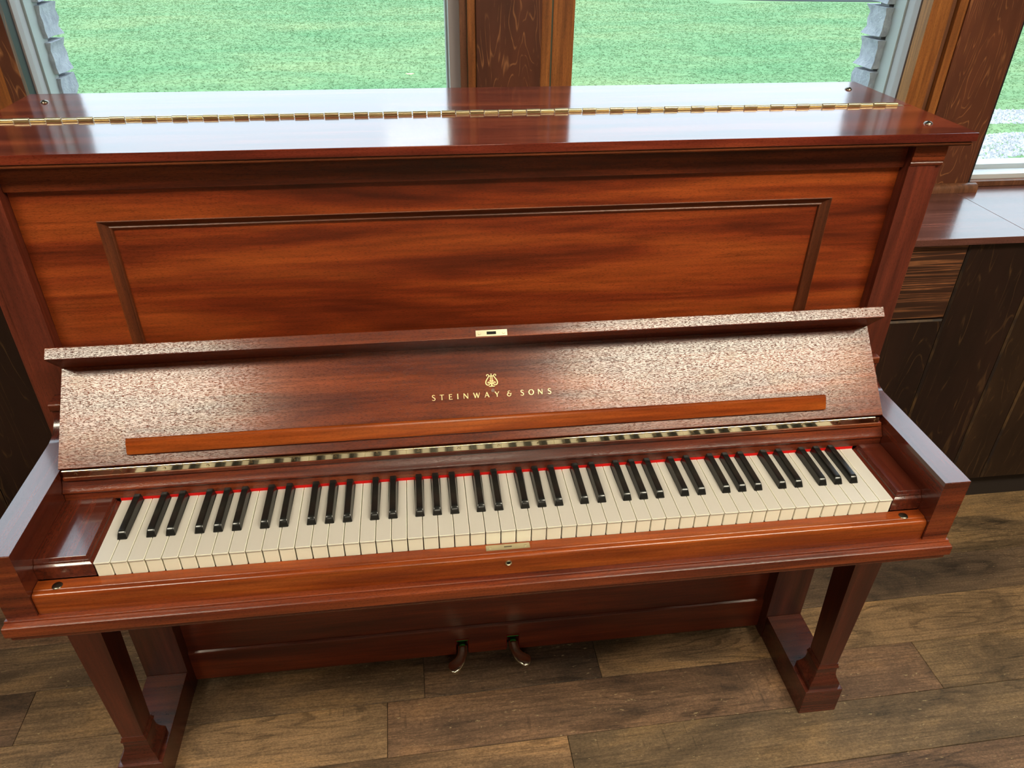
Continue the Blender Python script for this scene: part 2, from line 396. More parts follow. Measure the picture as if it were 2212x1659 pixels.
# ceiling light fixtures (the fallboard mirrors the front pair; the rear one is added fill)
em = NT('lamp_diffuser'); em.set(Base_Color=(.9, .9, .88, 1), Emission_Color=LAMP_COL, Emission_Strength=LAMP_STR, Roughness=.6)
fm = plain('fixture_white', (.75, .75, .73), .5)
def fixture(x, y, sx, sy, label):
    e = tag(empty('ceiling_light', (x, y, 2.62)), label, 'ceiling light', 'ceiling light panels')
    bm = bmesh.new()
    for a in ((-sx/2-.03, sx/2+.03, -sy/2-.03, -sy/2), (-sx/2-.03, sx/2+.03, sy/2, sy/2+.03), (-sx/2-.03, -sx/2, -sy/2, sy/2), (sx/2, sx/2+.03, -sy/2, sy/2)):
        add_box(bm, x+a[0], x+a[1], y+a[2], y+a[3], 2.575, 2.6195)
    link('frame', bm_me(bm, 'frame'), fm, e)
    box('diffuser', x-sx/2, x+sx/2, y-sy/2, y+sy/2, 2.59, 2.605, em.m, e, 0)
fixture(1.20, -.90, 1.40, .54, 'long warm ceiling light panel in front of the right half of the piano')
fixture(-1.38, -.92, .90, .50, 'shorter warm ceiling light panel in front of the left half of the piano')
fixture(0.05, -3.3, .80, .54, 'added unseen warm fill light panel at the rear of the room')  # unseen panel added as fill to lift the dark lower front of the piano

# ================================================================== OUTSIDE
GZ = -.12
k = NT('lawn_ground'); v = k.coords()
f1 = k.noise(k.map(v, (.35, .8, 1)), 1.0, 5, .6, .4); f2 = k.noise(k.map(v, (3.0, 9, 1)), 1.0, 4, .65)
f3 = k.noise(k.map(v, (30, 60, 1)), 1.0, 3, .7)
c = k.ramp(f1, [(.3, (.092, .190, .083)), (.5, (.128, .21, .095)), (.7, (.175, .235, .105))])
c = k.mix(c, k.ramp(f2, [(.3, .85), (.7, 1.15)]), 1.0, 'MULTIPLY'); c = k.mix(c, k.ramp(f3, [(.3, .85), (.7, 1.12)]), 1.0, 'MULTIPLY')
k.l(c, k.b.inputs['Base Color']); k.set(Roughness=.9, Specular_IOR_Level=.1); MAT['lawn'] = k.m
g = box('ground', -60, 60, 1.25, 90, GZ-.2, GZ, MAT['lawn'], None, 0)
structure(g, 'mown green lawn outside the windows', 'lawn')
# grass blades in the part of the lawn in view
def grass_mat():
    k = NT('grass_blades'); v = k.coords()
    f1 = k.noise(k.map(v, (.35, .8, 1)), 1.0, 5, .6, .4)
    gi = k.n('ShaderNodeNewGeometry').outputs['Random Per Island']
    c = k.ramp(f1, [(.3, (.100, .200, .090)), (.5, (.140, .225, .102)), (.7, (.19, .25, .113))])
    c = k.mix(c, k.ramp(gi, [(0, .92), (.8, 1.05), (.96, 1.2)]), 1.0, 'MULTIPLY')
    k.l(c, k.b.inputs['Base Color']); k.set(Roughness=.8, Specular_IOR_Level=.1)
    tl = k.n('ShaderNodeBsdfTranslucent'); k.l(c, tl.inputs[0]); mx = k.n('ShaderNodeMixShader'); mx.inputs[0].default_value = .5
    k.l(k.b.outputs[0], mx.inputs[1]); k.l(tl.outputs[0], mx.inputs[2]); k.l(mx.outputs[0], k.out.inputs[0]); return k.m
def gravel_zone(x, y):
    n = np.sin(x*1.3+.5)*.10+np.sin(x*4.1)*.06
    a = (y > 4.50+n) & (y < 5.05+n*.6); b = (y > 5.30+n) & (y < 5.85+n*.7)
    return a | b
rng = np.random.default_rng(3)
N = 150000
yy = 3.6+(16.8-3.6)*rng.random(N)**1.0; xx = (-.5*yy-1.2)+rng.random(N)*((.95*yy+.8)+(.5*yy+1.2))
keep = ~(gravel_zone(xx, yy) & (rng.random(N) < .93)) & ~((yy > 14.35+.1*np.sin(xx*2)) & (xx > 5.6))
xx, yy = xx[keep], yy[keep]; N = len(xx)
h = rng.uniform(.006, .016, N); wd = rng.uniform(.004, .009, N)*(yy/8); an = rng.random(N)*math.pi
ln = rng.normal(0, .04, (N, 2))
V = np.empty((N, 3, 3)); V[:, 0, 0] = xx-wd*np.cos(an); V[:, 0, 1] = yy-wd*np.sin(an); V[:, 0, 2] = GZ-.002
V[:, 1, 0] = xx+wd*np.cos(an); V[:, 1, 1] = yy+wd*np.sin(an); V[:, 1, 2] = GZ-.002
V[:, 2, 0] = xx+ln[:, 0]; V[:, 2, 1] = yy+ln[:, 1]; V[:, 2, 2] = GZ+h
def tri_mesh(name, V):
    n = V.shape[0]; me = bpy.data.meshes.new(name)
    me.vertices.add(n*3); me.vertices.foreach_set('co', V.astype(np.float32).ravel())
    me.loops.add(n*3); me.loops.foreach_set('vertex_index', np.arange(n*3, dtype=np.int32))
    me.polygons.add(n); me.polygons.foreach_set('loop_start', np.arange(0, n*3, 3, dtype=np.int32))
    me.polygons.foreach_set('loop_total', np.full(n, 3, dtype=np.int32)); me.update(); return me
o = link('grass', tri_mesh('grass', V), grass_mat())
tag(o, 'short mown grass covering the lawn beyond the windows', 'grass', kind='stuff')
# gravel wheel tracks
N = 26000
xx = rng.uniform(2.2, 9.5, N*3); yy = rng.uniform(4.3, 6.1, N*3); kk_ = gravel_zone(xx, yy); xx, yy = xx[kk_][:N], yy[kk_][:N]; N = len(xx)
r = rng.uniform(.008, .022, N); tet = np.array([[1, 0, -.3], [-.5, .87, -.3], [-.5, -.87, -.3], [0, 0, .8]])
fc = [(0, 2, 1), (0, 1, 3), (1, 2, 3), (2, 0, 3)]
th = rng.random(N)*6.28; R2 = np.stack([np.cos(th), -np.sin(th), np.sin(th), np.cos(th)], 1).reshape(N, 2, 2)
P4 = np.empty((N, 4, 3)); P4[:, :, :2] = np.einsum('nij,kj->nki', R2, tet[:, :2])*r[:, None, None]; P4[:, :, 2] = tet[:, 2]*r[:, None]*.7
P4[:, :, 0] += xx[:, None]; P4[:, :, 1] += yy[:, None]; P4[:, :, 2] += GZ+.004
V = np.concatenate([P4[:, f, :] for f in fc], 0)
k = NT('gravel'); gi = k.n('ShaderNodeNewGeometry').outputs['Random Per Island']
k.l(k.ramp(gi, [(0, (.22, .21, .22)), (1, (.52, .50, .52))]), k.b.inputs['Base Color']); k.set(Roughness=.9)
o = link('gravel', tri_mesh('gravel', V), k.m, g)
tag(o, 'pale grey gravel in two wheel tracks across the lawn', kind='stuff')
# far road edge
bm = bmesh.new(); pts = [(5.6, 15.0), (7.0, 14.62), (9.0, 14.40), (14, 14.2), (30, 14.0), (30, 19), (6, 19), (5.4, 15.4)]
add_prism(bm, pts, GZ-.01, GZ+.006, PZ); o = link('road', bm_me(bm, 'road'), plain('grey_road', (.03, .034, .033), .95, spec=.1)); structure(o, 'grey road edge at the far side of the lawn', 'road')
# fallen leaf
bm = bmesh.new(); pr = [(-.045, 0), (-.025, .022), (.01, .028), (.045, .004), (.012, -.024), (-.025, -.02)]
add_prism(bm, pr, 0, .004, PZ)
for vv in bm.verts: vv.co.z += .25*abs(vv.co.y)+.35*abs(vv.co.x)
o = link('fallen_leaf', bm_me(bm, 'leaf'), plain('tan_leaf', (.62, .44, .22), .8), None, (-.13, 7.73, GZ+.035))
tag(o, 'single tan fallen leaf lying on the lawn', 'leaf')

# split-faced brick piers outside the posts
k = NT('split_face_stone'); v = k.coords(4.0)
n1 = k.noise(v, 45, 4, .65); n2 = k.noise(v, 160, 2, .6)
c = k.ramp(n1, [(.3, (.30, .31, .36)), (.7, (.46, .47, .52))]); k.l(c, k.b.inputs['Base Color']); k.set(Roughness=.95, Specular_IOR_Level=.1); k.bump(k.mix(n1, n2, .4), .7, .006); MAT['stone'] = k.m
def brick_me(seed, sx, sy, sz):
    bm = bmesh.new(); add_box(bm, -sx/2, sx/2, -sy/2, sy/2, -sz/2, sz/2)
    bmesh.ops.subdivide_edges(bm, edges=list(bm.edges), cuts=3, use_grid_fill=True)
    for vv in bm.verts:
        p = vv.co; q = Vector((p.x*17+seed*9, p.y*17, p.z*25))
        n = mnoise.noise(q)
        tz = abs(p.z)/(sz/2); bulge = (1-tz**2.2)*.016
        if abs(abs(p.x)-sx/2) < 1e-5: p.x += math.copysign(bulge*.8-.008+n*.006, p.x)
        if abs(abs(p.y)-sy/2) < 1e-5: p.y += math.copysign(bulge-.008+n*.009, p.y)
        if tz > .99: p.z -= math.copysign(max(0, n)*.004, p.z)
    return bm_me(bm, 'brick', 50)
bms = [brick_me(i, .284, .074, .069) for i in range(4)]
mortar = plain('pale_mortar', (.40, .40, .40), .95)
for i, (xc, lab, z0) in enumerate(((-1.080, 'pale split-stone pier outside the left-hand window post', 1.2725), (1.231, 'pale split-stone pier outside the right-hand window post', 1.2620))):
    p = box('wall_pier_%d' % (i+1), xc-.128, xc+.128, 1.172, 1.212, GZ, HEAD+.3, mortar, None, 0); structure(p, lab, 'pier')
    pit = .0765
    for j in range(-18, 15):
        o = link('brick', bms[(j*7+i) % 4], MAT['stone'], p, (xc, 1.191, z0+j*pit)); o.rotation_euler = (0, 0, math.pi*((j+i) % 2))

# ================================================================== THE PIANO
XC = -.0165
PIANO = tag(empty('upright_piano', (XC, .33, 0)), 'polished red mahogany upright piano with open fallboard and ivory keys', 'piano')
def P(name, x0, x1, y0, y1, z0, z1, mat, bev=.0012, parent=None): return box(name, x0, x1, y0, y1, z0, z1, MAT[mat], parent or PIANO, bev)
def PP(name, prof, x0, x1, mat, parent=None, smooth=35): return prism_x(name, prof, x0, x1, MAT[mat], parent or PIANO, smooth)
ZL, YF, YH, YB = 1.2198, .2697, .4556, .6587
LX0, LX1 = -.7895, .7580
# --- case
PO, PI_ = .749, .6905           # pilaster outer/inner half widths about XC-.002
c0 = XC-.0025
for s in (-1, 1):
    a, b = sorted((c0+s*PI_, c0+s*PO))
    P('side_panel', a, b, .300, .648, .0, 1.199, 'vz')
    # pilaster: flat front with a thinner outer strip and a small capital
    a, b = sorted((c0+s*PI_, c0+s*(PO-.012)))
    P('pilaster', a, b, .293, .3005, .66, 1.199, 'vz', .001)
    a, b = sorted((c0+s*(PO-.0115), c0+s*PO))
    P('pilaster_edge', a, b, .2965, .3005, .66, 1.199, 'vz', .0015)
    a, b = sorted((c0+s*PI_, c0+s*(PO-.003)))
    cap = PP('pilaster_capital', [(.294, 1.1625), (.2915, 1.164), (.2905, 1.168), (.2915, 1.1695), (.2905, 1.171), (.2895, 1.1745), (.2905, 1.178), (.289, 1.180), (.289, 1.1985), (.294, 1.1985)], a, b, 'hx')
P('back_board', c0-PI_+.001, c0+PI_-.001, .625, .645, .02, 1.195, 'low')
P('bottom_board', c0-PI_+.001, c0+PI_-.001, .345, .624, .02, .045, 'low')
# --- upper front
xa, xb = c0-PI_, c0+PI_
P('top_rail', xa+.0005, xb-.0005, .306, .330, 1.157, 1.1985, 'hx', .001)
RX0, RX1, RZ = -.5995, .5665, 1.107
bm = bmesh.new()
add_box(bm, xa+.0005, RX0, .315, .335, .79, 1.1565); add_box(bm, RX1, xb-.0005, .315, .335, .79, 1.1565); add_box(bm, RX0, RX1, .315, .335, RZ, 1.1565)
up = link('upper_panel', bm_me(bm, 'upper_panel'), MAT['panel'], PIANO)
m = .0165
pf = [(0, .315), (.0012, .3145), (.003, .3165), (.0045, .3175), (.008, .3215), (.012, .3235), (.0135, .3225), (.0155, .3235), (m, .328), (m, .334), (0, .334)]
def mould(name, pts, mt='mould_v'):
    bm = bmesh.new()
    for (a0, a1) in (pts,): 
        A = [bm.verts.new(a0(p)) for p in pf]; B = [bm.verts.new(a1(p)) for p in pf]; n = len(pf)
        for i in range(n): bm.faces.new((A[i], A[(i+1) % n], B[(i+1) % n], B[i]))
        bm.faces.new(A[::-1]); bm.faces.new(B)
    return link(name, bm_me(bm, name, 30), MAT[mt], up)
mould('panel_moulding', (lambda p: (RX0+p[0], p[1], RZ-p[0]), lambda p: (RX1-p[0], p[1], RZ-p[0])), 'mould')
mould('panel_moulding', (lambda p: (RX0+p[0], p[1], RZ-p[0]), lambda p: (RX0+p[0], p[1], .80)))
mould('panel_moulding', (lambda p: (RX1-p[0], p[1], RZ-p[0]), lambda p: (RX1-p[0], p[1], .80)))
box('inset_panel', RX0+m, RX1-m, .327, .335, .80, RZ-m, MAT['panel'], up, 0)
# --- lid
lidf = P('lid_front', LX0, LX1, YF, YH-.0012, ZL-.0135, ZL, 'lid', .0014)
lidb = P('lid_rear', LX0, LX1, YH+.0012, YB, ZL-.0135, ZL, 'lid', .0014)
PP('lid_moulding', [(YF+.0040, ZL-.0136), (YF+.0040, ZL-.0150), (YF+.0018, ZL-.0156), (YF+.0022, ZL-.0180), (YF+.0050, ZL-.0204), (YF+.0090, ZL-.0214), (YF+.030, ZL-.0214), (YF+.030, ZL-.0136)], LX0+.006, LX1-.006, 'mould', lidf)
for s, x in ((-1, LX0+.006), (1, LX1-.006)):
    bm = bmesh.new(); pr = [(x, ZL-.0136), (x, ZL-.016), (x-s*.003, ZL-.0175), (x-s*.006, ZL-.0195), (x-s*.0085, ZL-.0212), (x-s*.02, ZL-.0212), (x-s*.02, ZL-.0136)]
    add_prism(bm, pr, YF+.0305, YB-.002, PY); link('lid_moulding', bm_me(bm, 'lid_moulding', 35), MAT['mould'], lidf)
stud = dome_me('stud', .0068, .0042)
for x, y, pa in ((.708, .590, lidb), (-.7390, .590, lidb), (.7093, .331, lidf), (-.740, .331, lidf)):
    link('lid_stud', stud, MAT['stud'], pa, (x, y, ZL))
# brass continuous hinge
hx0, hx1 = -.781, .7395
hinge = P('lid_hinge', hx0, hx1, YH-.0038, YH+.0042, ZL-.0004, ZL+.0004, 'brass', 0)
kp = .0236; nk = int((hx1-hx0)/kp)
kA = cyl_me_x('knuckle', .0030, .0008, kp-.0008); 
for i in range(nk):
    link('knuckle', kA, MAT['brass'], hinge, (hx0+i*kp, YH+(.0007 if i % 2 else -.0007), ZL+(.0022 if i % 2 else .0031)))
# --- arms, keybed, key slip
AXI, AXO = .6765, .7190
ca = XC+.001
for s in (-1, 1):
    a, b = sorted((ca+s*AXI, ca+s*AXO))
    prof = [(-.032, .6525), (-.032, .7705), (-.031, .7712), (.222, .7712)]
    prof += [(.262+.034*(1-math.cos(math.radians(t)))-.034, .8055-.034*math.sin(math.radians(t))) for t in (80, 60, 40, 20, 0)][::1]
    prof = prof[:4]+[(.236, .7740), (.248, .7800), (.257, .7880), (.2625, .7970), (.2645, .8055)]
    prof += [(.300, .8055), (.300, .6525)]
    bm = bmesh.new(); add_prism(bm, prof, a, b, PX)
    bmesh.ops.bevel(bm, geom=[e for e in bm.edges if len(e.link_faces) == 2 and e.calc_face_angle(0) > .9], offset=.0014, segments=2, affect='EDGES', profile=.5)
    for f in bm.faces:
        if f.normal.y < -.8: f.material_index = 1
    bm.normal_update()
    for f in bm.faces: f.material_index = 1 if abs(f.normal.y) > .8 and f.calc_center_median().y < 0 else 0
    arm = link('arm', bm_me(bm, 'arm', 40), [MAT['fy'], MAT['hx']], PIANO)
    e0, e1 = (a-.0015, b) if s < 0 else (a, b+.0015)
    PP('arm_cap', [(.2990, .8058), (.2635, .8058), (.2615, .8075), (.2615, .8180), (.2630, .8200), (.2990, .8200)], e0, e1, 'hx', arm)
kb0, kb1 = -.7375, .7065
kbp = [(-.030, .6522), (-.0368, .6522), (-.0380, .6510), (-.0382, .6490), (-.0405, .6484), (-.0440, .6480), (-.0468, .6464), (-.0480, .6438), (-.0480, .6300), (-.0470, .6285), (-.0445, .6280), (-.0448, .6268), (-.0452, .6240), (-.0440, .6200), (-.0420, .6190), (.300, .6190), (.300, .6520)]
bm = bmesh.new()
# front profile is mitred round both ends: rings of the profile pushed outwards
def ring(x, grow): return [bm.verts.new((x+grow*(max(0, (-.030-p[0]))*.155-(.0055 if p[1] < .6284 else 0)), p[0], p[1])) for p in kbp]
Rg = [ring(kb0+.0028, -1), ring(kb1-.0028, 1)]
n = len(kbp)
for i in range(n): bm.faces.new((Rg[0][i], Rg[0][(i+1) % n], Rg[1][(i+1) % n], Rg[1][i]))
bm.faces.new(Rg[0][::-1]); bm.faces.new(Rg[1])
keybed = link('keybed', bm_me(bm, 'keybed', 35), MAT['hx'], PIANO)
sx0, sx1 = ca-AXI+.0006, ca+AXI-.0006
slip = PP('key_slip', [(-.0012, .6525), (-.0012, .6905), (-.0022, .6912), (-.0185, .6912), (-.0200, .6905), (-.0208, .6893), (-.0225, .6893), (-.0255, .6886), (-.0276, .6868), (-.0286, .6840), (-.0286, .6525)], sx0, sx1, 'hx_orange')
sl = dome_me('slip_stud', .0072, .0022)
for x in (-.6608, .6272): link('slip_stud', sl, MAT['stud'], slip, (x, -.0140, .6912))
scr = screw_me('screw')
def rot_to(o, nrm):
    o.rotation_euler = Vector((0, 0, 1)).rotation_difference(Vector(nrm)).to_euler()
pl = P('lock_plate', -.0478, .0196, -.0160, -.0048, .6905, .6917, 'plate', .0004, slip)
for x in (-.0412, .0128): link('screw', scr, MAT['plate'], slip, (x, -.0104, .6916))
box('strike_slot', -.0200, -.0080, -.0114, -.0092, .6908, .69185, MAT['stud'], slip, 0)
# keyhole escutcheon
bm = bmesh.new(); seg = 20
rings = [(.0052, -.0285), (.0052, -.0300), (.0044, -.0305), (.0036, -.0300), (.0034, -.0288)]
pv = None
for r_, y_ in rings:
    cur = [bm.verts.new((-.0150+r_*math.cos(2*math.pi*i/seg), y_, .6764+r_*math.sin(2*math.pi*i/seg))) for i in range(seg)]
    if pv:
        for i in range(seg): bm.faces.new((pv[i], pv[(i+1) % seg], cur[(i+1) % seg], cur[i]))
    pv = cur
link('keyhole_ring', bm_me(bm, 'keyhole_ring', 50), MAT['plate'], slip)
bm = bmesh.new(); add_prism(bm, [(-.0150+.0034*math.cos(2*math.pi*i/16), .6764+.0034*math.sin(2*math.pi*i/16)) for i in range(16)], -.02885, -.0284, PY); link('keyhole', bm_me(bm, 'keyhole'), MAT['black'], slip)
# --- key blocks
KT = .7154
def key_block(x0, x1, s):
    """s=+1: the bevelled side faces +x (left block)"""
    bm = bmesh.new(); bz = .7235; rows = []
    for (d, z) in ((0, .6915), (0, .7125), (.0012, .7140), (.0045, .7160), (.0050, .7185), (.0068, .7200), (.0082, .7228), (.0092, bz)):
        xx0, xx1 = (x0, x1-d) if s > 0 else (x0+d, x1)
        rows.append([bm.verts.new((xx0, d, z)), bm.verts.new((xx1, d, z)), bm.verts.new((xx1, .1335, z)), bm.verts.new((xx0, .1335, z))])
    for A, B in zip(rows[:-1], rows[1:]):
        for i in range(4): bm.faces.new((A[i], A[(i+1) % 4], B[(i+1) % 4], B[i]))
    bm.faces.new(rows[0][::-1]); bm.faces.new(rows[-1])
    return link('key_block', bm_me(bm, 'key_block', 30), MAT['fy'], PIANO)
key_block(sx0, -.6118, 1); key_block(.6118, sx1, -1)
# --- keys
WK = .0235; Y_H = .0478; Y_E = .1350; bkh = .0075
boff = {1: -.0022, 3: .0022, 6: -.0034, 8: 0.0, 10: .0036}
whites = []; blacks = []
for mm in range(21, 109):
    pc = mm % 12
    if pc in boff: blacks.append((len(whites), pc))
    else: whites.append(pc)
bcx = {wi: (wi-26)*WK+boff[pc] for wi, pc in blacks}        # black key at boundary wi
cache = {}
for i, pc in enumerate(whites):
    xl, xr = (i-26)*WK, (i-25)*WK
    a = bcx[i]+bkh-xl if i in bcx else None                  # notch on the left
    b = bcx[i+1]-bkh-xl if i+1 in bcx else None              # notch on the right
    key = (None if a is None else round(a, 5), None if b is None else round(b, 5))
    if key not in cache:
        bm = bmesh.new(); g = .00055; r = .0016
        def outline(y0, g):
            pts = [(g, y0+r)]+[(g+r-r*math.cos(t), y0+r-r*math.sin(t)) for t in (.4, .8, 1.2)]+[(g+r, y0), (WK-g-r, y0)]
            pts += [(WK-g-r+r*math.sin(t), y0+r-r*math.cos(t)) for t in (.4, .8, 1.2)]+[(WK-g, y0+r)]
            if b is not None: pts += [(WK-g, Y_H-.0022), (b, Y_H-.0022), (b, Y_E)]
            else: pts += [(WK-g, Y_E)]
            if a is not None: pts += [(a, Y_E), (a, Y_H-.0022), (g, Y_H-.0022)]
            else: pts += [(g, Y_E)]
            return pts
        add_prism(bm, outline(-.0006, g), KT-.0022, KT, PZ)
        es = [e for e in bm.edges if all(abs(v.co.z-KT) < 1e-7 for v in e.verts)]
        bmesh.ops.bevel(bm, geom=es, offset=.0006, segments=2, affect='EDGES', profile=.5)
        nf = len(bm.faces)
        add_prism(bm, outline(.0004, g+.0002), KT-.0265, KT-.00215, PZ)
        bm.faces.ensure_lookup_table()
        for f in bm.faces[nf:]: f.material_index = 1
        cache[key] = bm_me(bm, 'white_key', 40)
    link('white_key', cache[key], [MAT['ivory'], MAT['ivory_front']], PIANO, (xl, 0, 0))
bm = bmesh.new(); prev = None
secs = [(-.006, .00720, .0446), (.0004, .00720, .0446), (.0014, .00690, .0452), (.0040, .00635, .0462), (.0070, .0057, .0476), (.0090, .0053, .0492), (.0104, .0050, .0510), (.0112, .0046, .0526), (.0117, .0037, .0550)]
for z, hw, y0 in secs:
    cur = [bm.verts.new(p) for p in ((-hw, y0+.0012, KT+z), (-hw+.0012, y0, KT+z), (hw-.0012, y0, KT+z), (hw, y0+.0012, KT+z), (hw, .1345, KT+z), (-hw, .1345, KT+z))]
    if prev:
        for j in range(6): bm.faces.new((prev[j], prev[(j+1) % 6], cur[(j+1) % 6], cur[j]))
    else: bm.faces.new(cur[::-1])
    prev = cur
bm.faces.new(prev)
bk = bm_me(bm, 'black_key', 32)
for wi, pc in blacks: link('black_key', bk, MAT['ebony'], PIANO, (bcx[wi], 0, 0))
box('red_felt', -.6112, .6112, .1338, .1375, .7100, .7205, MAT['redfelt'], PIANO, .0006)
P('key_frame', sx0+.001, sx1-.001, .001, .30, .6522, .6850, 'low', 0)
# --- name board between keys and fallboard
nb0, nb1 = sx0+.0002, sx1-.0002
nbp = [(.1340, .7210), (.1338, .7245), (.1340, .7285), (.1350, .7325), (.1352, .7350), (.1335, .7362), (.1325, .7378), (.1327, .7395), (.1345, .7412), (.1372, .7445), (.1402, .7490), (.1424, .7530), (.1436, .7548), (.1438, .7562), (.150, .7562), (.150, .7210)]
PP('name_board', nbp, nb0, nb1, 'hx', smooth=40)
P('hinge_strip', nb0+.004, nb1-.004, .1395, .1500, .7566, .7632, 'hx', .001)
hl = P('fallboard_hinge', -.6850, .6500, .1412, .1425, .7634, .7738, 'nickel', 0)
kn = cyl_me_x('hinge_knuckle', .0019, .0003, .0252)
for i in range(int(1.335/.0255)): link('hinge_knuckle', kn, MAT['nickel'], hl, (-.6850+i*.0255, .1412, .7745))
sc2 = screw_me('hinge_screw', .0025, .0009)
for i in range(21):
    o = link('hinge_screw', sc2, MAT['nickel'], hl, (-.6665+i*.0655, .14115, .7683)); rot_to(o, (0, -1, 0))
# --- fallboard
FP = Vector((0, .144, .777)); FE = Vector((0, .1115, .114)).normalized(); FN = Vector((0, -FE.z, FE.y))
def FB(x, s_, n_): q = FP+FE*s_+FN*n_; return (x, q.y, q.z)
FBP = lambda t, p: FB(t, p[0], p[1])                         # p = (s, n)
fx0, fx1 = -.6908, .6562
fb = prism_x('fallboard', [(0, -.0180), (0, -.0012), (.0012, 0), (.1594, 0), (.1594, -.0180)], fx0, fx1, MAT['fb'], PIANO, 30, FBP)
bm = bmesh.new(); add_prism(bm, [(.1595, -.018), (.1595, .0552), (.1790, .0552), (.1790, -.018)], fx0-.001, fx1+.001, FBP)
bmesh.ops.bevel(bm, geom=list(bm.edges), offset=.0016, segments=2, affect='EDGES', profile=.5)
lip = link('fallboard_lip', bm_me(bm, 'lip', 40), MAT['fb'], PIANO)
lg = [(.0160, 0), (.0150, .0030), (.0156, .0055), (.0180, .0072), (.0330, .0128), (.0370, .0132), (.0395, .0115), (.0406, .0085), (.0410, .0040), (.0402, 0)]
bm = bmesh.new(); add_prism(bm, lg, -.5880, .5515, FBP)
bmesh.ops.bevel(bm, geom=[e for e in bm.edges if len(e.link_faces) == 2 and e.calc_face_angle(0) > 1.2], offset=.004, segments=3, affect='EDGES', profile=.5)
link('music_ledge', bm_me(bm, 'music_ledge', 35), MAT['hx_orange'], fb)
# lock striker in the lip
def LP(x, t, h): q = FP+FE*(.1595+t)+FN*(.0552+h); return (x, q.y, q.z)
bm = bmesh.new(); add_box(bm, -.0400, .0104, .0022, .0122, -.0006, .0006, fn=LP)
lk = link('lip_lock_plate', bm_me(bm, 'lip_lock_plate'), MAT['plate'], lip)
bm = bmesh.new(); add_box(bm, -.0226, -.0074, .0048, .0097, -.0006, .00075, fn=LP); link('lock_slot', bm_me(bm, 'lock_slot'), MAT['black'], lip)
for x in (-.0342, .0046):
    o = link('screw', scr, MAT['plate'], lip, LP(x, .0072, .0005)); rot_to(o, FN)
# small worn spot under the emblem
bm = bmesh.new(); add_prism(bm, [(-.0146+.0029*math.cos(2*math.pi*i/16), .0836+.0029*math.sin(2*math.pi*i/16)) for i in range(16)], -.0005, .00012, lambda t, p: FB(p[0], p[1], t))
link('screw_plug', bm_me(bm, 'plug'), plain('grey_brown_plug', (.16, .085, .06), .4), fb)

# lettering and lyre: flat gilt strokes laid in the fallboard plane
class Ink:
    def __init__(s, ox, oy, sc): s.bm = bmesh.new(); s.o = (ox, oy, sc)
    def poly(s, pts, h=.00012):
        ox, oy, sc = s.o
        add_prism(s.bm, [(ox+x*sc, oy+y*sc) for x, y in pts], 0.00002, h, lambda t, p: FB(p[0], p[1], t))
    def stroke(s, pts, ws):
        """ribbon along pts with a width at each point"""
        if isinstance(ws, (int, float)): ws = [ws]*len(pts)
        Lf, Rt = [], []
        for i, (x, y) in enumerate(pts):
            a = pts[max(0, i-1)]; b = pts[min(len(pts)-1, i+1)]
            dx, dy = b[0]-a[0], b[1]-a[1]; d = math.hypot(dx, dy) or 1
            nx, ny = -dy/d, dx/d; hw = ws[i]/2
            Lf.append((x+nx*hw, y+ny*hw)); Rt.append((x-nx*hw, y-ny*hw))
        for i in range(len(pts)-1): s.poly([Lf[i], Lf[i+1], Rt[i+1], Rt[i]])
    def done(s, name): return link(name, bm_me(s.bm, name), MAT['gold'], fb)
def bez(pts, n=10):
    out = []
    for i in range(0, len(pts)-3, 3):
        p = pts[i:i+4]
        for j in range(n+(i+4 >= len(pts))):
            t = j/n; q = [(1-t)**3, 3*t*(1-t)**2, 3*t*t*(1-t), t**3]
            out.append((sum(a*b[0] for a, b in zip(q, p)), sum(a*b[1] for a, b in zip(q, p))))
    return out
TH, TN = .17, .10
def taper(n, a, b, c): return [a+(b-a)*min(1, i/(n/2)) if i <= n/2 else b+(c-b)*((i-n/2)/(n/2)) for i in range(n)]
def g_S(k):
    p = bez([(.60, .84), (.52, .98), (.34, 1.04), (.22, .96), (.06, .85), (.10, .66), (.30, .55), (.52, .44), (.66, .34), (.58, .16), (.50, -.04), (.22, -.06), (.03, .12)], 7)
    k.stroke(p, taper(len(p), .07, TH, .08))
def g_T(k): k.stroke([(.02, .95), (.82, .95)], TN); k.stroke([(.42, .92), (.42, .5), (.42, 0)], [.16, .13, .18])
def g_E(k): k.stroke([(.09, 0), (.09, .5), (.09, 1)], [.17, .14, .17]); [k.stroke([(.1, y), (x, y)], TN) for y, x in ((.95, .60), (.52, .54), (.05, .64))]
def g_I(k): k.stroke([(.1, 0), (.1, .5), (.1, 1)], [.20, .15, .20])
def g_N(k): k.stroke([(.08, 0), (.08, 1)], TN); k.stroke([(.06, .98), (.80, .02)], TH); k.stroke([(.80, 0), (.80, 1)], TN)
def g_W(k): k.stroke([(.04, 1), (.36, .02)], TH); k.stroke([(.34, .02), (.62, .96)], TN); k.stroke([(.60, .96), (.88, .02)], TH); k.stroke([(.86, .02), (1.18, 1)], TN)
def g_A(k): k.stroke([(.02, 0), (.42, 1)], TN); k.stroke([(.40, 1), (.80, 0)], TH); k.stroke([(.18, .34), (.64, .34)], .09)
def g_Y(k): k.stroke([(.03, 1), (.40, .45)], TH); k.stroke([(.78, 1), (.42, .45)], TN); k.stroke([(.41, .5), (.41, 0)], .16)
def g_O(k):
    n = 28; p = [(.47+.44*math.cos(2*math.pi*i/n), .5+.48*math.sin(2*math.pi*i/n)) for i in range(n+1)]
    k.stroke(p, [.085+.095*abs(math.cos(2*math.pi*i/n)) for i in range(n+1)])
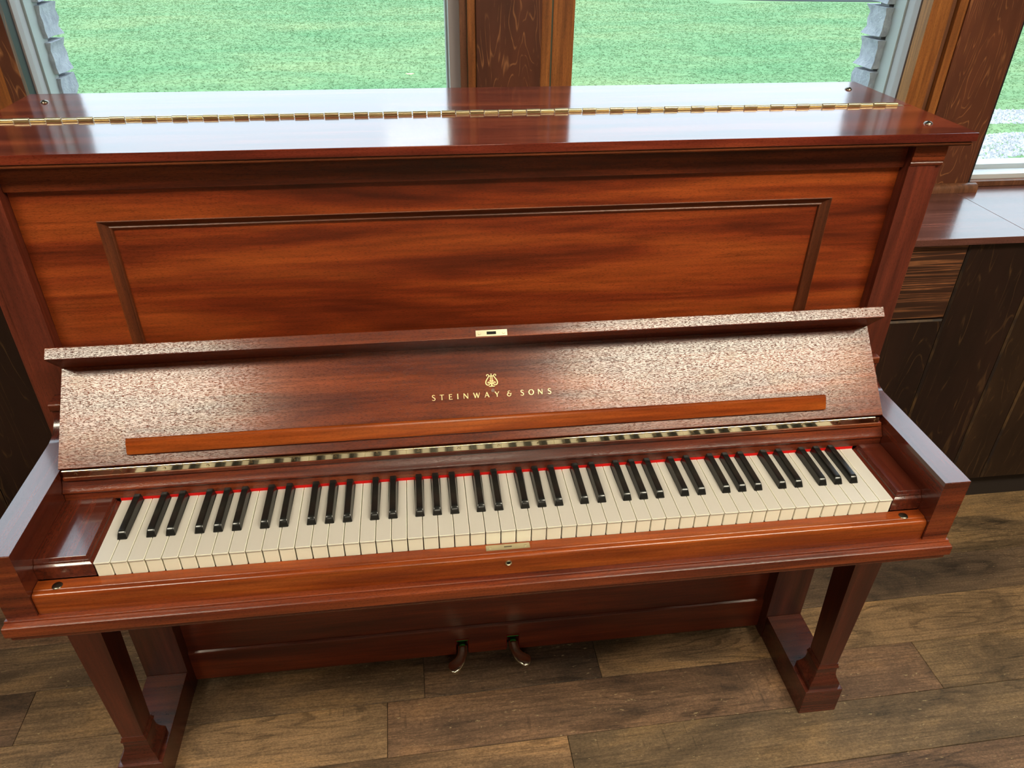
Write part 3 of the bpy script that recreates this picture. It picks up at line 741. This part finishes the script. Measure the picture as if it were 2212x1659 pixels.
def g_amp(k):
    p = bez([(.60, .90), (.50, 1.03), (.24, 1.02), (.20, .82), (.17, .66), (.30, .57), (.46, .57), (.12, .57), (.0, .40), (.05, .24), (.12, -.05), (.52, -.08), (.66, .16), (.72, .30), (.70, .44), (.66, .50)], 7)
    k.stroke(p, taper(len(p), .08, .15, .10)); k.stroke([(.50, .47), (.86, .52)], .09)
LH = .0088; s0 = .0725
lt = None
word = [('S', -.1156), ('T', -.1028), ('E', -.0876), ('I', -.0740), ('N', -.0636), ('W', -.0473), ('A', -.0287), ('Y', -.0118), ('&', .0084), ('S', .0306), ('O', .0446), ('N', .0600), ('S', .0764)]
fnm = {'S': g_S, 'T': g_T, 'E': g_E, 'I': g_I, 'N': g_N, 'W': g_W, 'A': g_A, 'Y': g_Y, 'O': g_O, '&': g_amp}
for ch, x in word:
    kI = Ink(x, s0, LH); fnm[ch](kI); kI.done('letter')
# lyre, drawn in a box 1 wide x 1.13 high centred on x=0
kI = Ink(-.0158, .0900, .0198)
for s in (-1, 1):
    arm_ = bez([(s*.20, .93), (s*.22, .80), (s*.52, .55), (s*.49, .32), (s*.46, .14), (s*.28, .10), (s*.17, .20)], 9)
    kI.stroke(arm_, taper(len(arm_), .065, .085, .06))
    kI.stroke(bez([(s*.20, .92), (s*.20, 1.02), (s*.26, 1.06), (s*.33, 1.05), (s*.42, 1.02), (s*.42, .92), (s*.34, .93)], 6), .05)
    kI.stroke(bez([(s*.17, .20), (s*.12, .30), (s*.18, .42), (s*.27, .41), (s*.34, .38), (s*.31, .27), (s*.24, .31)], 6), .055)
    kI.stroke(bez([(s*.07, .52), (s*.16, .56), (s*.20, .50), (s*.10, .44)], 6), .045)
    kI.poly([(s*.01, .10), (s*.28, .04), (s*.20, 0), (s*.01, .0)] if s > 0 else [(-.01, 0), (-.20, 0), (-.28, .04), (-.01, .10)])
kI.stroke([(-.21, .92), (.21, .92)], .06)
kI.poly([(.045*math.cos(2*math.pi*i/12), 1.06+.055*math.sin(2*math.pi*i/12)) for i in range(12)]); kI.stroke([(0, .92), (0, 1.05)], .035)
for x in (-.105, -.035, .035, .105): kI.stroke([(x, .90), (x*.9, .28)], .028)
kI.stroke([(-.15, .25), (.15, .25)], .05); kI.stroke([(-.13, .33), (.13, .33)], .03); kI.stroke([(0, .24), (0, .06)], .10)
kI.stroke([(-.10, .47), (.10, .47)], .04)
kI.done('lyre_emblem')

# --- legs, toes, lower front
def loft(name, secs, mat, smooth=30):
    """secs: (z, cx, cy, hx, hy)"""
    bm = bmesh.new(); prev = None
    for z, cx_, cy_, hx_, hy_ in secs:
        cur = [bm.verts.new(p) for p in ((cx_-hx_, cy_-hy_, z), (cx_+hx_, cy_-hy_, z), (cx_+hx_, cy_+hy_, z), (cx_-hx_, cy_+hy_, z))]
        if prev:
            for i in range(4): bm.faces.new((prev[i], prev[(i+1) % 4], cur[(i+1) % 4], cur[i]))
        else: bm.faces.new(cur[::-1])
        prev = cur
    bm.faces.new(prev)
    return link(name, bm_me(bm, name, smooth), MAT[mat], PIANO)
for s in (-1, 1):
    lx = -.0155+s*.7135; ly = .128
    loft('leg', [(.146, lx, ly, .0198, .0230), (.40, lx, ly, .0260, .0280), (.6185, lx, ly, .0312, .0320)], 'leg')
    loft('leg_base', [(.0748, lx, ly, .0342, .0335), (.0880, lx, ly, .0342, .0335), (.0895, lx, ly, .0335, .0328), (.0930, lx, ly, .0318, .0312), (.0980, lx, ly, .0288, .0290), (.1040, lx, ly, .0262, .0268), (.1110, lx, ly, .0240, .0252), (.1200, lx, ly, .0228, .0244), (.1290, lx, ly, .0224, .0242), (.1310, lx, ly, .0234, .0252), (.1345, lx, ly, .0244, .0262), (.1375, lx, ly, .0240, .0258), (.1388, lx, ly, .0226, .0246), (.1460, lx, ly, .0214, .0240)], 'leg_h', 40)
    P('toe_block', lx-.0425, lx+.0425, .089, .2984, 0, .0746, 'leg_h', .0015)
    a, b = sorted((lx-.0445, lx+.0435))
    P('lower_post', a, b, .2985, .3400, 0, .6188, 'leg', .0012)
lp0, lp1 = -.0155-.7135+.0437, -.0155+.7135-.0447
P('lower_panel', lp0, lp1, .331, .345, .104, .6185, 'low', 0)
slots = ((-.0925, -.0615), (.0270, .0580))
bm = bmesh.new()
xsl = [lp0, slots[0][0], slots[0][1], slots[1][0], slots[1][1], lp1]
zs = [.012, .063, .099, .103]
for a, b in ((lp0, slots[0][0]), (slots[0][1], slots[1][0]), (slots[1][1], lp1)): add_box(bm, a, b, .325, .345, .012, .063)
add_prism(bm, [(.325, .063), (.325, .0985), (.3262, .1010), (.3300, .1036), (.345, .1036), (.345, .063)], lp0, lp1, PX)
rail = link('bottom_rail', bm_me(bm, 'bottom_rail'), MAT['low'], PIANO)
for a, b in slots:
    bm = bmesh.new()
    for q in ((a, a+.0014, .018, .0634), (b-.0014, b, .018, .0634), (a, b, .0620, .0634)): add_box(bm, q[0], q[1], .3235, .3440, q[2], q[3])
    link('red_slot_felt', bm_me(bm, 'red_slot_felt'), MAT['slotfelt'], rail)
    box('green_slot_felt', a+.0016, b-.0016, .3256, .3440, .0560, .0618, MAT['greenfelt'], rail, 0)
    box('slot_back', a, b, .3452, .3465, .012, .063, MAT['black'], rail, 0)
def pedal(path):
    """path: (x, y, z_top, half width, thickness)"""
    bm = bmesh.new(); prev = None; seg = 14; npt = len(path)
    for i, (x, y, z, hw, th) in enumerate(path):
        a = path[max(0, i-1)]; b = path[min(npt-1, i+1)]
        d = Vector((b[0]-a[0], b[1]-a[1], 0)).normalized(); sd = Vector((-d.y, d.x, 0))
        cur = []
        for j in range(seg):
            t = 2*math.pi*j/seg; cu, cv = math.cos(t), math.sin(t)
            cur.append(bm.verts.new(Vector((x, y, z-th/2))+sd*hw*math.copysign(abs(cu)**.8, cu)+Vector((0, 0, th/2*math.copysign(abs(cv)**.8, cv)))))
        if prev:
            for j in range(seg): bm.faces.new((prev[j], prev[(j+1) % seg], cur[(j+1) % seg], cur[j]))
        else: bm.faces.new(cur[::-1])
        prev = cur
    bm.faces.new(prev)
    return link('pedal', bm_me(bm, 'pedal', 60), MAT['pedal'], PIANO)
for s, x in ((-1, -.0770), (1, .0425)):
    pedal([(x, .3440, .0500, .0105, .012), (x, .3200, .0515, .0105, .012), (x+s*.001, .3000, .0520, .0108, .012), (x+s*.0035, .2890, .0520, .0115, .012), (x+s*.0085, .2790, .0515, .0130, .012),
           (x+s*.0150, .2715, .0508, .0150, .012), (x+s*.0205, .2670, .0500, .0160, .0115), (x+s*.0250, .2635, .0490, .0155, .0105), (x+s*.0290, .2610, .0480, .0130, .009), (x+s*.0320, .2595, .0465, .0085, .006), (x+s*.0330, .2590, .0455, .0040, .003)])
